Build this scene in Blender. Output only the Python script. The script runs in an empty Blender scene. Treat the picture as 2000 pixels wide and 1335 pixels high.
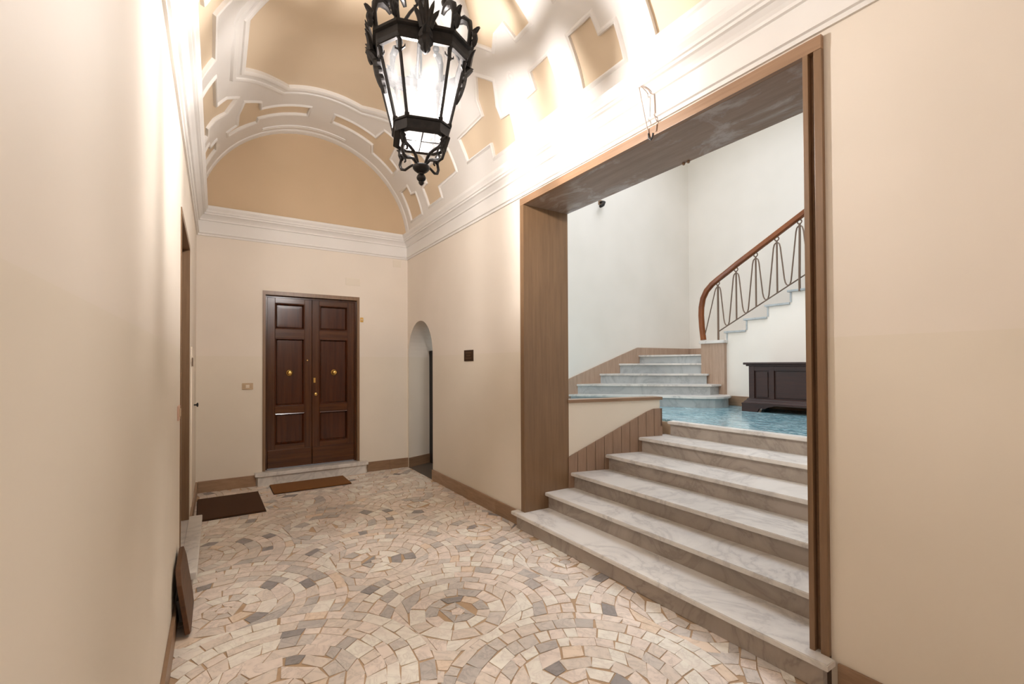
import bpy, bmesh, math, random
from mathutils import Vector, Matrix
from mathutils.geometry import delaunay_2d_cdt

random.seed(7)
S = bpy.context.scene
COL = S.collection
R = math.radians

# ------------------------------------------------------------------ camera
yaw, pit, rol = R(32.5447), R(0.72), R(-0.2604)
FPX, CY = 905.92, 700.43
fw = Vector((math.sin(yaw)*math.cos(pit), math.cos(yaw)*math.cos(pit), math.sin(pit)))
r0 = Vector((math.cos(yaw), -math.sin(yaw), 0)); u0 = r0.cross(fw)
rt = r0*math.cos(rol) + u0*math.sin(rol); up = u0*math.cos(rol) - r0*math.sin(rol)
cd = bpy.data.cameras.new('camera'); cam = bpy.data.objects.new('camera', cd); COL.objects.link(cam)
cam.matrix_world = Matrix(((rt.x, up.x, -fw.x, 0), (rt.y, up.y, -fw.y, 0), (rt.z, up.z, -fw.z, 1.5), (0, 0, 0, 1)))
cd.sensor_width = 36; cd.lens = 36*FPX/2000; cd.shift_y = (CY-667.5)/2000; cd.clip_start = .02
S.camera = cam
# ------------------------------------------------------------------ world, daylight, exposure
w = bpy.data.worlds.new('world'); S.world = w; w.use_nodes = True
w.node_tree.nodes['Background'].inputs[0].default_value = (.62, .76, 1, 1)
w.node_tree.nodes['Background'].inputs[1].default_value = 1.0
S.view_settings.view_transform = 'Standard'; S.view_settings.look = 'None'
S.view_settings.gamma = 1; S.view_settings.use_curve_mapping = False
S.view_settings.exposure = 0.0
BULB = 2150.0
S.cycles.max_bounces = 8; S.cycles.diffuse_bounces = 5; S.cycles.glossy_bounces = 3; S.cycles.transmission_bounces = 4; S.cycles.transparent_max_bounces = 8
def area(name, loc, rot, sx, sy, power, color):
    l = bpy.data.lights.new(name, 'AREA'); l.shape = 'RECTANGLE'; l.size = sx; l.size_y = sy; l.energy = power; l.color = color
    o = bpy.data.objects.new(name, l); COL.objects.link(o); o.location = loc; o.rotation_euler = rot
    return o
# unseen openings added to light the stair hall: skylight in its ceiling (window_added_1) and tall window in its left wall (window_added_2)
area('added_skylight_light', (4.75, 2.7, 5.95), (0, 0, 0), 2.5, 4.2, 158, (.90, .935, 1))
area('added_window_light', (3.6, 5.72, 2.4), (R(-90), 0, 0), 1.1, 2.5, 100, (.72, .86, 1))

# ------------------------------------------------------------------ materials
def lin(c): return tuple(((v/255)/12.92 if v/255 <= .04045 else ((v/255+.055)/1.055)**2.4) for v in c) + (1,)
class N:
    def __init__(s, name):
        s.m = bpy.data.materials.new(name); s.m.use_nodes = True; s.t = s.m.node_tree
        s.b = s.t.nodes['Principled BSDF']
    def n(s, typ, **kw):
        x = s.t.nodes.new(typ)
        for k, v in kw.items():
            if k.startswith('i_'):
                x.inputs[k[2:].replace('_', ' ')].default_value = v
            else: setattr(x, k, v)
        return x
    def l(s, a, b): s.t.links.new(a, b)
    def coord(s, scale=(1, 1, 1), kind='Object', rot=(0, 0, 0)):
        c = s.n('ShaderNodeTexCoord'); mp = s.n('ShaderNodeMapping')
        mp.inputs['Scale'].default_value = scale; mp.inputs['Rotation'].default_value = rot
        s.l(c.outputs[kind], mp.inputs[0]); return mp.outputs[0]
    def noise(s, vec, scale, detail=4, rough=.55, dist=0):
        x = s.n('ShaderNodeTexNoise'); x.inputs['Scale'].default_value = scale; x.inputs['Detail'].default_value = detail
        x.inputs['Roughness'].default_value = rough; x.inputs['Distortion'].default_value = dist
        s.l(vec, x.inputs['Vector']); return x.outputs['Fac']
    def ramp(s, fac, stops):
        x = s.n('ShaderNodeValToRGB'); e = x.color_ramp.elements
        while len(e) < len(stops): e.new(.5)
        for el, (p, c) in zip(e, stops): el.position = p; el.color = c if len(c) == 4 else lin(c)
        s.l(fac, x.inputs[0]); return x.outputs[0]
    def mix(s, fac, a, b, mode='MIX'):
        x = s.n('ShaderNodeMix', data_type='RGBA', blend_type=mode)
        if isinstance(fac, (int, float)): x.inputs[0].default_value = fac
        else: s.l(fac, x.inputs[0])
        for i, v in ((6, a), (7, b)):
            if isinstance(v, tuple): x.inputs[i].default_value = v if len(v) == 4 else lin(v)
            else: s.l(v, x.inputs[i])
        return x.outputs[2]
    def bump(s, h, strength=.2, dist=.01):
        x = s.n('ShaderNodeBump'); x.inputs['Strength'].default_value = strength; x.inputs['Distance'].default_value = dist
        s.l(h, x.inputs['Height']); s.l(x.outputs[0], s.b.inputs['Normal'])
    def done(s, col, rough=.6, metal=0, spec=None):
        if isinstance(col, tuple): s.b.inputs['Base Color'].default_value = col if len(col) == 4 else lin(col)
        else: s.l(col, s.b.inputs['Base Color'])
        if isinstance(rough, (int, float)): s.b.inputs['Roughness'].default_value = rough
        else: s.l(rough, s.b.inputs['Roughness'])
        s.b.inputs['Metallic'].default_value = metal
        if spec is not None: s.b.inputs['Specular IOR Level'].default_value = spec
        return s.m

def m_paint(name, upper, lower=None, zsplit=1.62, rough=.6):
    s = N(name); v = s.coord(); f = s.noise(v, 1.3, 2);
    var = s.ramp(f, [(.3, (1, 1, 1, 1)), (.75, (.93, .93, .92, 1))])
    col = lin(upper)
    if lower:
        sx = s.n('ShaderNodeSeparateXYZ'); s.l(v, sx.inputs[0])
        lt = s.n('ShaderNodeMath', operation='LESS_THAN'); s.l(sx.outputs['Z'], lt.inputs[0]); lt.inputs[1].default_value = zsplit
        col = s.mix(lt.outputs[0], lin(upper), lin(lower))
        rr = s.n('ShaderNodeMapRange'); s.l(lt.outputs[0], rr.inputs[0]); rr.inputs[3].default_value = rough; rr.inputs[4].default_value = .5
        rough = rr.outputs[0]
    out = s.mix(1.0, col, var, 'MULTIPLY')
    pass
    return s.done(out, rough, spec=.3)
M = {}
M['wall'] = m_paint('cream_wall_paint', (236, 225, 212), (233, 222, 206))
M['stair_wall'] = m_paint('ivory_stair_paint', (243, 235, 224))
M['white'] = m_paint('white_stucco', (235, 231, 227))
M['tan'] = m_paint('tan_panel_paint', (227, 207, 180))
M['tan_deep'] = m_paint('deeper_tan_lunette_paint', (209, 183, 151))
M['plain_cream'] = m_paint('cream_enamel', (232, 218, 200), rough=.4)

def m_stone(name, base, dark, grain=(60, 60, 3), rough=.4, light=None):
    s = N(name); v = s.coord(grain); f = s.noise(v, 1, 6, .65)
    v2 = s.coord(); g = s.noise(v2, 2.2, 3)
    c = s.ramp(f, [(.3, dark), (.72, base)])
    c = s.mix(s.ramp(g, [(.35, (0, 0, 0, 1)), (.8, (.35, .35, .35, 1))]), c, lin(light or dark))
    pass
    return s.done(c, rough)
M['frame_v'] = m_stone('brown_stone_vertical_grain', (142, 111, 82), (120, 92, 66), (45, 45, 2), .35)
M['frame_h'] = m_stone('brown_stone_lengthwise_grain', (168, 134, 105), (142, 110, 84), (45, 2, 45), .35)
M['base_stone'] = m_stone('brown_skirting_stone', (158, 126, 98), (130, 101, 76), (6, 6, 40), .4)
M['base_stone2'] = m_stone('brown_skirting_stone_paler', (172, 140, 112), (146, 116, 90), (6, 6, 40), .4)
M['stringer'] = m_stone('brown_stringer_stone', (164, 134, 111), (140, 111, 90), (40, 40, 3), .4)
M['stringer_pale'] = m_stone('pale_brown_stair_stone', (192, 164, 142), (168, 139, 117), (40, 40, 3), .4)
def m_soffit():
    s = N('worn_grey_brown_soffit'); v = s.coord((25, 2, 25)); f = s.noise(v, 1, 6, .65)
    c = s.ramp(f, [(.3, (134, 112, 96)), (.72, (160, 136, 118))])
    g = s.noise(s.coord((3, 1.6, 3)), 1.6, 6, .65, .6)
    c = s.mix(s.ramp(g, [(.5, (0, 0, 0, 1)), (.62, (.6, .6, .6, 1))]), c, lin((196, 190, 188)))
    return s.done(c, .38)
M['soffit'] = m_soffit()

def m_marble(name, base, vein, vscale=2.6, amount=.8, rough=.25, stretch=(1, 1, 1), rnd=False, cloud=None):
    s = N(name); v = s.coord(stretch, rot=(.3, .2, .6))
    if rnd:
        oi = s.n('ShaderNodeObjectInfo'); ad = s.n('ShaderNodeVectorMath', operation='ADD'); s.l(v, ad.inputs[0])
        cm = s.n('ShaderNodeCombineXYZ'); ml = s.n('ShaderNodeMath', operation='MULTIPLY'); s.l(oi.outputs['Random'], ml.inputs[0]); ml.inputs[1].default_value = 37
        s.l(ml.outputs[0], cm.inputs[0]); s.l(ml.outputs[0], cm.inputs[1]); s.l(cm.outputs[0], ad.inputs[1]); v = ad.outputs[0]
    d = s.noise(v, vscale, 5, .62, .9)
    sub = s.n('ShaderNodeMath', operation='SUBTRACT'); s.l(d, sub.inputs[0]); sub.inputs[1].default_value = .5
    ab = s.n('ShaderNodeMath', operation='ABSOLUTE'); s.l(sub.outputs[0], ab.inputs[0])
    k = s.ramp(ab.outputs[0], [(0, (amount,)*3 + (1,)), (.03, (amount*.4,)*3 + (1,)), (.11, (0, 0, 0, 1))])
    c = s.mix(k, lin(base), lin(vein))
    g = s.noise(v, vscale*.7, 2)
    c = s.mix(s.ramp(g, [(.4, (0, 0, 0, 1)), (.75, (.55, .55, .55, 1))]), c, lin(cloud or vein))
    return s.done(c, rough)
M['tread'] = m_marble('white_veined_marble', (230, 224, 216), (158, 152, 148), 2.0, .5, .3, cloud=(208, 202, 195))
M['riser'] = m_marble('grey_brown_riser_marble', (176, 164, 152), (122, 110, 100), 2.4, .5, .38, cloud=(146, 133, 121))
M['riser2'] = m_marble('grey_riser_marble', (190, 193, 192), (138, 142, 144), 2.4, .5, .35, cloud=(160, 164, 165))
M['teal'] = m_marble('teal_marble', (78, 146, 160), (226, 244, 244), 6, 1.0, .14, (4, 1.2, 1), cloud=(22, 78, 102))
TC = [((243, 228, 215), (172, 158, 148), (226, 210, 197)), ((233, 219, 205), (178, 168, 158), (218, 204, 191)), ((246, 241, 228), (197, 183, 173), (236, 222, 211)),
      ((221, 211, 201), (160, 153, 147), (203, 194, 185)), ((203, 195, 187), (142, 135, 132), (186, 177, 171)), ((163, 156, 153), (111, 108, 108), (146, 141, 137)), ((241, 220, 198), (190, 168, 143), (226, 205, 183))]
TW = [.28, .27, .22, .12, .055, .022, .033]
TILE = [m_marble('floor_marble_%s' % n, b, v, 9, .45, .27, rnd=True, cloud=c) for n, (b, v, c) in zip(('rose', 'beige', 'white', 'pale_grey', 'grey', 'dark_grey', 'honey'), TC)]
def m_simple(name, c, rough=.5, metal=0, nscale=None, c2=None, stretch=(1, 1, 1), bump=0):
    s = N(name)
    if nscale:
        f = s.noise(s.coord(stretch), nscale, 5, .6); col = s.ramp(f, [(.3, c), (.72, c2)])
        if bump: s.bump(f, bump, .004)
    else: col = lin(c)
    return s.done(col, rough, metal)
M['grout'] = m_simple('ochre_grout', (196, 166, 134), .8, 0, 6, (172, 144, 114))
M['door'] = m_simple('varnished_walnut', (86, 47, 20), .2, 0, 1, (54, 26, 9), (28, 28, 1.4))
M['door_panel'] = m_simple('varnished_mahogany_panel', (80, 38, 16), .2, 0, 1, (50, 21, 7), (22, 22, 1.2))
M['door_rail'] = m_simple('varnished_walnut_rail', (92, 51, 22), .2, 0, 1, (58, 28, 9), (1.6, 1.6, 26))
M['chest'] = m_simple('dark_chestnut_wood', (60, 30, 19), .5, 0, 1, (38, 18, 11), (12, 2, 30))
M['board'] = m_simple('old_brown_board', (104, 66, 34), .5, 0, 1, (66, 38, 18), (8, 3, 30))
M['rail'] = m_simple('polished_handrail_wood', (150, 86, 44), .25, 0, 1, (112, 58, 26), (20, 3, 3))
M['iron'] = m_simple('black_wrought_iron', (44, 40, 38), .45, .6, 30, (30, 27, 26))
M['bronze_bar'] = m_simple('brown_painted_iron', (124, 102, 86), .45, .35)
M['brass'] = m_simple('polished_brass', (214, 176, 104), .22, 1)
M['coir'] = m_simple('coir_mat', (140, 92, 44), .95, 0, 260, (108, 66, 28), bump=.6)
M['coir_dark'] = m_simple('dark_coir_mat', (84, 52, 24), .95, 0, 260, (58, 34, 14), bump=.6)
M['rubber'] = m_simple('dark_mat_backing', (58, 40, 24), .9)
M['black'] = m_simple('black_plastic', (24, 22, 21), .45)
M['plaque'] = m_simple('dark_bronze_plaque', (70, 46, 26), .4, .5)
M['plaque_relief'] = m_simple('bronze_relief_lines', (104, 78, 52), .4, .5)
M['cable'] = m_simple('grey_cable', (178, 160, 148), .6)
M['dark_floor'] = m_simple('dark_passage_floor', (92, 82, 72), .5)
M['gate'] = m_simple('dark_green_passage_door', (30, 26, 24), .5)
M['switch'] = m_simple('beige_switch_plate', (196, 170, 138), .4)
M['redswitch'] = m_simple('pinkish_switch_plate', (214, 178, 158), .4)
M['bulb'] = None
def m_emit(name, c, st):
    s = N(name); s.b.inputs['Emission Color'].default_value = c; s.b.inputs['Emission Strength'].default_value = st; s.b.inputs['Base Color'].default_value = (1, 1, 1, 1); return s.m
M['bulb'] = m_emit('glowing_bulb', (1, .965, .94, 1), BULB)
M['bulb_fill'] = m_emit('fill_lantern_bulb', (1, .965, .94, 1), BULB*.36)  # weaker bulb for the unseen lantern added as fill light
def m_glass(name, tint, frost, streaks=False):
    s = N(name); t = s.t; out = t.nodes['Material Output']
    tr = s.n('ShaderNodeBsdfTransparent'); tr.inputs[0].default_value = tint
    tl = s.n('ShaderNodeBsdfTranslucent'); tl.inputs[0].default_value = (.95, .95, .95, 1)
    df = s.n('ShaderNodeBsdfDiffuse'); df.inputs[0].default_value = (.9, .9, .9, 1)
    gl = s.n('ShaderNodeBsdfGlossy'); gl.inputs['Roughness'].default_value = .08
    a = s.n('ShaderNodeMixShader'); a.inputs[0].default_value = .5; s.l(tl.outputs[0], a.inputs[1]); s.l(df.outputs[0], a.inputs[2])
    b = s.n('ShaderNodeMixShader'); b.inputs[0].default_value = frost
    if streaks:
        f = s.noise(s.coord((3, 3, 1)), 5, 2, .6); s.l(s.ramp(f, [(.3, (frost*.4,)*3 + (1,)), (.7, (frost*1.6,)*3 + (1,))]), b.inputs[0])
    s.l(tr.outputs[0], b.inputs[1]); s.l(a.outputs[0], b.inputs[2])
    c = s.n('ShaderNodeMixShader'); c.inputs[0].default_value = .06; s.l(b.outputs[0], c.inputs[1]); s.l(gl.outputs[0], c.inputs[2])
    s.l(c.outputs[0], out.inputs['Surface']); return s.m
M['glass'] = m_glass('dusty_lantern_glass', (.97, .97, .97, 1), .02, True)
M['pane'] = m_glass('window_glass', (.98, .99, 1, 1), .02)

# ------------------------------------------------------------------ mesh helpers
def link(name, bm, mat, parent=None, smooth=False, **props):
    me = bpy.data.meshes.new(name)
    bmesh.ops.recalc_face_normals(bm, faces=bm.faces)
    bm.to_mesh(me); bm.free()
    for mm in (mat if isinstance(mat, (list, tuple)) else [mat]): me.materials.append(mm)
    if smooth:
        for p in me.polygons: p.use_smooth = True
        try: me.set_sharp_from_angle(angle=R(40))
        except Exception: pass
    o = bpy.data.objects.new(name, me); COL.objects.link(o)
    if parent: o.parent = parent
    for k, v in props.items(): o[k] = v
    return o
def empty(name, loc=(0, 0, 0), rz=0, parent=None, **props):
    o = bpy.data.objects.new(name, None); COL.objects.link(o); o.location = loc; o.rotation_euler = (0, 0, rz); o.empty_display_size = .05
    if parent: o.parent = parent
    for k, v in props.items(): o[k] = v
    return o
def thing(name, label, cat, loc=(0, 0, 0), rz=0, group=None):
    o = empty(name, loc, rz, label=label, category=cat)
    if group: o['group'] = group
    return o
def tag(o, label, cat, group=None):
    o['label'] = label; o['category'] = cat
    if group: o['group'] = group
    return o
def box(bm, x0, x1, y0, y1, z0, z1, bev=0):
    vs = [bm.verts.new((x, y, z)) for x in (x0, x1) for y in (y0, y1) for z in (z0, z1)]
    fs = [(0, 1, 3, 2), (4, 6, 7, 5), (0, 4, 5, 1), (2, 3, 7, 6), (0, 2, 6, 4), (1, 5, 7, 3)]
    f = [bm.faces.new([vs[i] for i in q]) for q in fs]
    if bev: bmesh.ops.bevel(bm, geom=list({e for q in f for e in q.edges}), offset=bev, segments=2, affect='EDGES', profile=.6)
    return bm
def nb(): return bmesh.new()
def B(name, x0, x1, y0, y1, z0, z1, mat, parent=None, bev=0, **props):
    return link(name, box(nb(), min(x0, x1), max(x0, x1), min(y0, y1), max(y0, y1), min(z0, z1), max(z0, z1), bev), mat, parent, **props)
def prism(bm, pts, axis, d0, d1):
    """extrude a 2-D polygon: axis x -> pts are (y,z); y -> (x,z); z -> (x,y)"""
    f = {'x': lambda a, b, d: (d, a, b), 'y': lambda a, b, d: (a, d, b), 'z': lambda a, b, d: (a, b, d)}[axis]
    v0 = [bm.verts.new(f(a, b, d0)) for a, b in pts]; v1 = [bm.verts.new(f(a, b, d1)) for a, b in pts]
    n = len(pts); bm.faces.new(v0); bm.faces.new(v1[::-1])
    for i in range(n): bm.faces.new((v0[i], v0[(i+1) % n], v1[(i+1) % n], v1[i]))
    return bm
def P(name, pts, axis, d0, d1, mat, parent=None, **props):
    return link(name, prism(nb(), pts, axis, d0, d1), mat, parent, **props)
def tube(bm, pts, rad, seg=8, closed=False):
    pts = [Vector(p) for p in pts]; n = len(pts)
    if isinstance(rad, (int, float)): rad = [rad]*n
    prev = None; rings = []
    for i, p in enumerate(pts):
        a = pts[(i-1) % n] if (closed or i) else p; b = pts[(i+1) % n] if (closed or i < n-1) else p
        t = (b-a).normalized()
        if prev is None:
            q = Vector((0, 0, 1)) if abs(t.z) < .9 else Vector((1, 0, 0)); x = t.cross(q).normalized()
        else:
            x = (prev - t*prev.dot(t)); x = x.normalized() if x.length > 1e-6 else t.orthogonal().normalized()
        prev = x; y = t.cross(x)
        rings.append([bm.verts.new(p + (x*math.cos(2*math.pi*k/seg) + y*math.sin(2*math.pi*k/seg))*rad[i]) for k in range(seg)])
    m = n if closed else n-1
    for i in range(m):
        A, C = rings[i], rings[(i+1) % n]
        for k in range(seg): bm.faces.new((A[k], A[(k+1) % seg], C[(k+1) % seg], C[k]))
    if not closed:
        bm.faces.new(rings[0][::-1]); bm.faces.new(rings[-1])
    return bm
def lathe(bm, prof, seg=20, c=(0, 0, 0)):
    rings = []
    for r, z in prof:
        rings.append([bm.verts.new((c[0]+max(r, 1e-4)*math.cos(2*math.pi*k/seg), c[1]+max(r, 1e-4)*math.sin(2*math.pi*k/seg), c[2]+z)) for k in range(seg)])
    for A, C in zip(rings, rings[1:]):
        for k in range(seg): bm.faces.new((A[k], A[(k+1) % seg], C[(k+1) % seg], C[k]))
    bm.faces.new(rings[0][::-1]); bm.faces.new(rings[-1]); return bm
def strip(bm, path, prof, closed=False):
    """sweep list of cross-section points; path gives functions mapping profile (a,b) to xyz"""
    rows = [[bm.verts.new(fn(a, b)) for a, b in prof] for fn in path]
    m = len(rows) if closed else len(rows)-1
    for i in range(m):
        A, C = rows[i], rows[(i+1) % len(rows)]
        for k in range(len(prof)-1): bm.faces.new((A[k], A[k+1], C[k+1], C[k]))
    return bm
def ball(bm, c, r, seg=10):
    return lathe(bm, [(r*math.sin(math.pi*i/8), -r*math.cos(math.pi*i/8)) for i in range(9)], seg, c)

# ================================================================== SETTING: corridor
XL, XR, XB, YE, YB = -.20, 2.40, 2.89, 6.64, -4.0        # left wall, right wall faces, back of right wall, end wall, behind camera
ST = dict(kind='structure')
CXV, CZV, RV = 1.10, 3.28, 1.30
SP = 3.3
OY0, OY1, OZ = 1.03, 3.58, 3.038                         # outer edges of stair opening frame
IY0, IY1, IZ = 1.112, 3.522, 2.972
# --- right wall
AY0, AY1, ASP, AZ = 5.70, 6.60, 1.66, 2.12
wr = empty('wall_right', **ST)
P('plaster', [(YB, -.1), (OY0, -.1), (OY0, SP), (YB, SP)], 'x', XR, XB, M['wall'], wr)
P('plaster', [(OY0, OZ), (OY1, OZ), (OY1, SP), (OY0, SP)], 'x', XR, XB, M['wall'], wr)
ac, ar = (AY0+AY1)/2, (AY1-AY0)/2
arch = [(ac+ar*math.cos(t), ASP+(AZ-ASP)*math.sin(t)) for t in [math.pi*i/24 for i in range(25)]]
SKEW = .2
ap = [(AY0, -.1)] + arch[::-1] + [(AY1, -.1)]                       # opening outline, cut obliquely through the wall
fp = [(OY1, -.1)] + ap + [(YE+.35, -.1), (YE+.35, SP), (OY1, SP)]
bp = [(OY1, -.1)] + [(y+SKEW, z) for y, z in ap] + [(YE+.35, -.1), (YE+.35, SP), (OY1, SP)]
bm = nb(); va = [bm.verts.new((XR, y, z)) for y, z in fp]; vb = [bm.verts.new((XB, y, z)) for y, z in bp]
bm.faces.new(va); bm.faces.new(vb[::-1])
for k in range(len(fp)): bm.faces.new((va[k], va[(k+1) % len(fp)], vb[(k+1) % len(fp)], vb[k]))
link('plaster', bm, M['wall'], wr)
# wall block of the right wall above the springing, behind the vault (keeps the stair hall closed)
B('upper_masonry', XB-.1, XB, YB, YE+.35, SP, 5.7, M['stair_wall'], wr)
# --- left wall with second door recess
DY0, DY1, DZ0, DZ1 = 3.80, 4.92, .17, 2.52
wl = empty('wall_left', **ST)
P('plaster', [(YB, -.1), (DY0, -.1), (DY0, SP), (YB, SP)], 'x', XL-.4, XL, M['wall'], wl)
P('plaster', [(DY0, DZ1), (DY1, DZ1), (DY1, SP), (DY0, SP)], 'x', XL-.4, XL, M['wall'], wl)
P('plaster', [(DY1, -.1), (YE+.35, -.1), (YE+.35, SP), (DY1, SP)], 'x', XL-.4, XL, M['wall'], wl)
B('plaster', XL-.4, XL-.12, DY0, DY1, -.1, DZ0, M['wall'], wl)
# --- end wall with double door and lunette
EX0, EX1, EZ0, EZ1 = .524, 1.668, .17, 2.41
we = empty('wall_end', **ST)
P('plaster', [(XL, -.1), (EX0, -.1), (EX0, EZ1), (EX1, EZ1), (EX1, -.1), (XR, -.1), (XR, SP), (XL, SP)], 'y', YE, YE+.35, M['wall'], we)
P('lunette', [(CXV+RV*math.cos(t)*1.03, CZV+RV*math.sin(t)*1.03) for t in [math.pi*i/48 for i in range(49)]], 'y', YE, YE+.2, M['tan_deep'], we, label='tan painted half-round lunette above the cornice')
B('plaster', EX0-.02, EX1+.02, YE+.25, YE+.35, -.1, EZ0, M['wall'], we)
B('wall_back', XL, XR, YB-.2, YB, -.1, 5.0, M['wall'], None, **ST)

# --- floor: grout bed with fan-laid marble pieces
fl = B('floor', XL, XR, YB, YE, -.12, -.004, M['grout'], None, **ST)
FR, FROT = .72, R(-33.7)
fup = Vector((math.sin(-FROT), math.cos(-FROT))); frt = Vector((fup.y, -fup.x))
F0 = Vector((1.044, 3.577))
cells = []
q = (math.sqrt(2)-1)
radii = [0, .05, .125, .21, q*FR, .39, .475, .555, .64, FR]
def theta_lim(r):
    k = (r*r+FR*FR)/(2*math.sqrt(2)*r*FR); k = min(1, k); return R(45)+math.asin(k), math.asin(k)-R(45)
for j in range(-12, 9):
    for i in range(-8, 9):
        c = F0 + frt*(2*FR*i + (FR if j % 2 else 0)) + fup*(FR*j)
        if not (-1.2 < c.x < 3.4 and -2.2 < c.y < 8): continue
        rj = [r_ if k_ in (0, 1, 4, 9) else r_+random.uniform(-.014, .014) for k_, r_ in enumerate(radii)]
        for ri in range(len(radii)-1):
            a, b = rj[ri], rj[ri+1]
            def pt(r, t): return c + frt*(r*math.sin(t)) + fup*(r*math.cos(t))
            def seg(t0a, t1a, t0b, t1b):
                n = max(1, round((a+b)/2*abs((t1a+t1b-t0a-t0b)/2)/random.uniform(.095, .14)))
                cuts = [0]+[(k+random.uniform(-.28, .28))/n for k in range(1, n)]+[1]
                for k in range(n):
                    s0, s1 = cuts[k], cuts[k+1]
                    L = lambda u, v, s: u+(v-u)*s
                    jit = lambda: random.uniform(-.012, .012)/max(.25, (a+b))
                    if a == 0: continue
                    tm = (L(t0b, t1b, s0)+L(t0b, t1b, s1))/2
                    cells.append([pt(a, L(t0a, t1a, s0)+jit()), pt(b, L(t0b, t1b, s0)+jit()), pt(b, tm) if random.random() < .3 else None, pt(b, L(t0b, t1b, s1)+jit()), pt(a, L(t0a, t1a, s1)+jit())])
            if a == 0:
                cells.append([pt(b, 2*math.pi*k/5) for k in range(5)])
            elif b <= q*FR+1e-6:
                seg(-math.pi, math.pi, -math.pi, math.pi)
            else:
                ma, da = theta_lim(a); mb, db = theta_lim(b)
                seg(-ma, ma, -mb, mb)
                if da+db > .04: seg(math.pi-da, math.pi+da, math.pi-max(db, .02), math.pi+max(db, .02))
tiles = []
for cl in cells:
    cl = [p for p in cl if p is not None]
    cen = sum(cl, Vector((0, 0)))/len(cl)
    if not (XL+.0 < cen.x < 2.40 and -1.2 < cen.y < YE+.02): continue
    if cen.x > 2.36 and cen.y < 3.62 and cen.y > 1.0: continue
    cl = [p+Vector((random.uniform(-.004, .004), random.uniform(-.004, .004))) for p in cl]
    cl = [cen + (p-cen)*(max(.3, 1-.0042/max((p-cen).length, .006))) for p in cl]
    cl = [Vector((min(max(p.x, XL+.005), 2.395), min(p.y, YE-.002))) for p in cl]
    if sum((cl[k].x*cl[(k+1) % len(cl)].y-cl[(k+1) % len(cl)].x*cl[k].y) for k in range(len(cl))) < 0: cl = cl[::-1]
    A = abs(sum((cl[k].x*cl[(k+1) % len(cl)].y-cl[(k+1) % len(cl)].x*cl[k].y) for k in range(len(cl))))/2
    if A < .0004: continue
    dv = Vector((cen.x, cen.y, -1.5)); z = dv.dot(fw); 
    u = 1000+FPX*dv.dot(rt)/z if z > .1 else -1; v = CY-FPX*dv.dot(up)/z if z > .1 else -1
    vis = z > .1 and 300 < u < 1620 and v < 1345
    tiles.append((A/z**3 if vis else 0, cl, random.choices(range(7), TW)[0], random.uniform(-.0012, .0006)))
tiles.sort(key=lambda t: -t[0])
rest = nb()
for n, (sz, cl, mi, dz) in enumerate(tiles):
    if n < 300:
        cen = sum(cl, Vector((0, 0)))/len(cl)
        o = P('floor_tile', [(p.x-cen.x, p.y-cen.y) for p in cl], 'z', -.012, 0, TILE[mi], fl); o.location = (cen.x, cen.y, dz)
    else:
        nf = len(rest.faces); prism(rest, [(p.x, p.y) for p in cl], 'z', -.012+dz, dz); rest.faces.ensure_lookup_table()
        for f in rest.faces[nf:]: f.material_index = mi
link('floor_tile_field', rest, TILE, fl, kind='stuff')

# --- barrel vault: white stucco field with recessed tan panels and mouldings
def vp(y, s, d=0):
    a = s/RV; rr = RV+d; return Vector((CXV+rr*math.cos(a), y, CZV+rr*math.sin(a)))
panels = []      # (poly [(y,phi deg)], moulding kind)
pC = [(2.92, 31), (2.92, 14.2), (3.33, 14.2), (3.32, 24.6), (3.17, 24.8), (3.16, 31)]
pD = [(3.78, 44), (3.63, 38), (3.74, 30.4), (3.74, 25), (3.59, 24.4), (3.61, 14), (4.01, 14), (4.0, 20), (4.51, 20.4), (4.51, 30.5), (3.98, 31), (3.94, 37.5)]
pE = [(2.94, 43), (2.93, 63), (3.27, 67), (3.40, 60), (3.57, 53), (3.43, 46.2), (3.31, 49.5), (3.16, 49.5), (3.14, 43)]
pG = [(6.37, 13.2), (6.37, 31), (6.12, 31), (6.12, 26), (5.98, 25), (5.98, 13.2)]
pS = [(5.93, 84), (5.93, 61), (5.66, 59.5), (5.64, 51.5), (6.08, 49.2), (6.10, 42.5), (6.29, 42.5), (6.30, 58), (6.12, 60.5), (6.12, 84)]
pSL = [(5.90, 97.6), (5.88, 122.4), (5.71, 123), (5.57, 131), (5.78, 133.6), (6.04, 133.6), (6.04, 140), (6.15, 139.6), (6.17, 132), (6.20, 123), (6.10, 122.4), (6.10, 97.6)]
oct_ = [(5.48, 88), (5.46, 100), (5.45, 110), (5.09, 124), (4.87, 133.5), (4.13, 133.5), (3.93, 125), (3.58, 110), (3.52, 99), (3.55, 88), (3.60, 76), (3.78, 66), (4.07, 56), (4.29, 46.5), (5.03, 46.5), (5.22, 56), (5.36, 66), (5.50, 75)]
my = lambda p, a: [(2*a-y, f) for y, f in p]
mp = lambda p, sh=-.16: [(y+sh, 180-f) for y, f in p]
pF = my(pD, 4.66)
right = [pC, pD, pE, pF, pG]
for p in right: panels += [(p, 'n'), (mp(p, -.1 if p is pE else -.16), 'n')]
for p in (pC, pD, pE, pF):
    pr = my(p, 2.79); panels += [(pr, 'n'), (my(mp(p, -.16 if p is not pE else -.1), 2.79), 'n')]
panels += [(pS, 'n'), (pSL, 'n'), (oct_, 'w'), (my(oct_, 2.79), 'w')]
def dens(p):
    o = []
    for (y0, f0), (y1, f1) in zip(p, p[1:]+p[:1]):
        n = max(1, int(abs(f1-f0)/3.01)+1)
        o += [(y0+(y1-y0)*k/n, RV*R(f0+(f1-f0)*k/n)) for k in range(n)]
    return o
polys = [dens(p) for p, k in panels]
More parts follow.
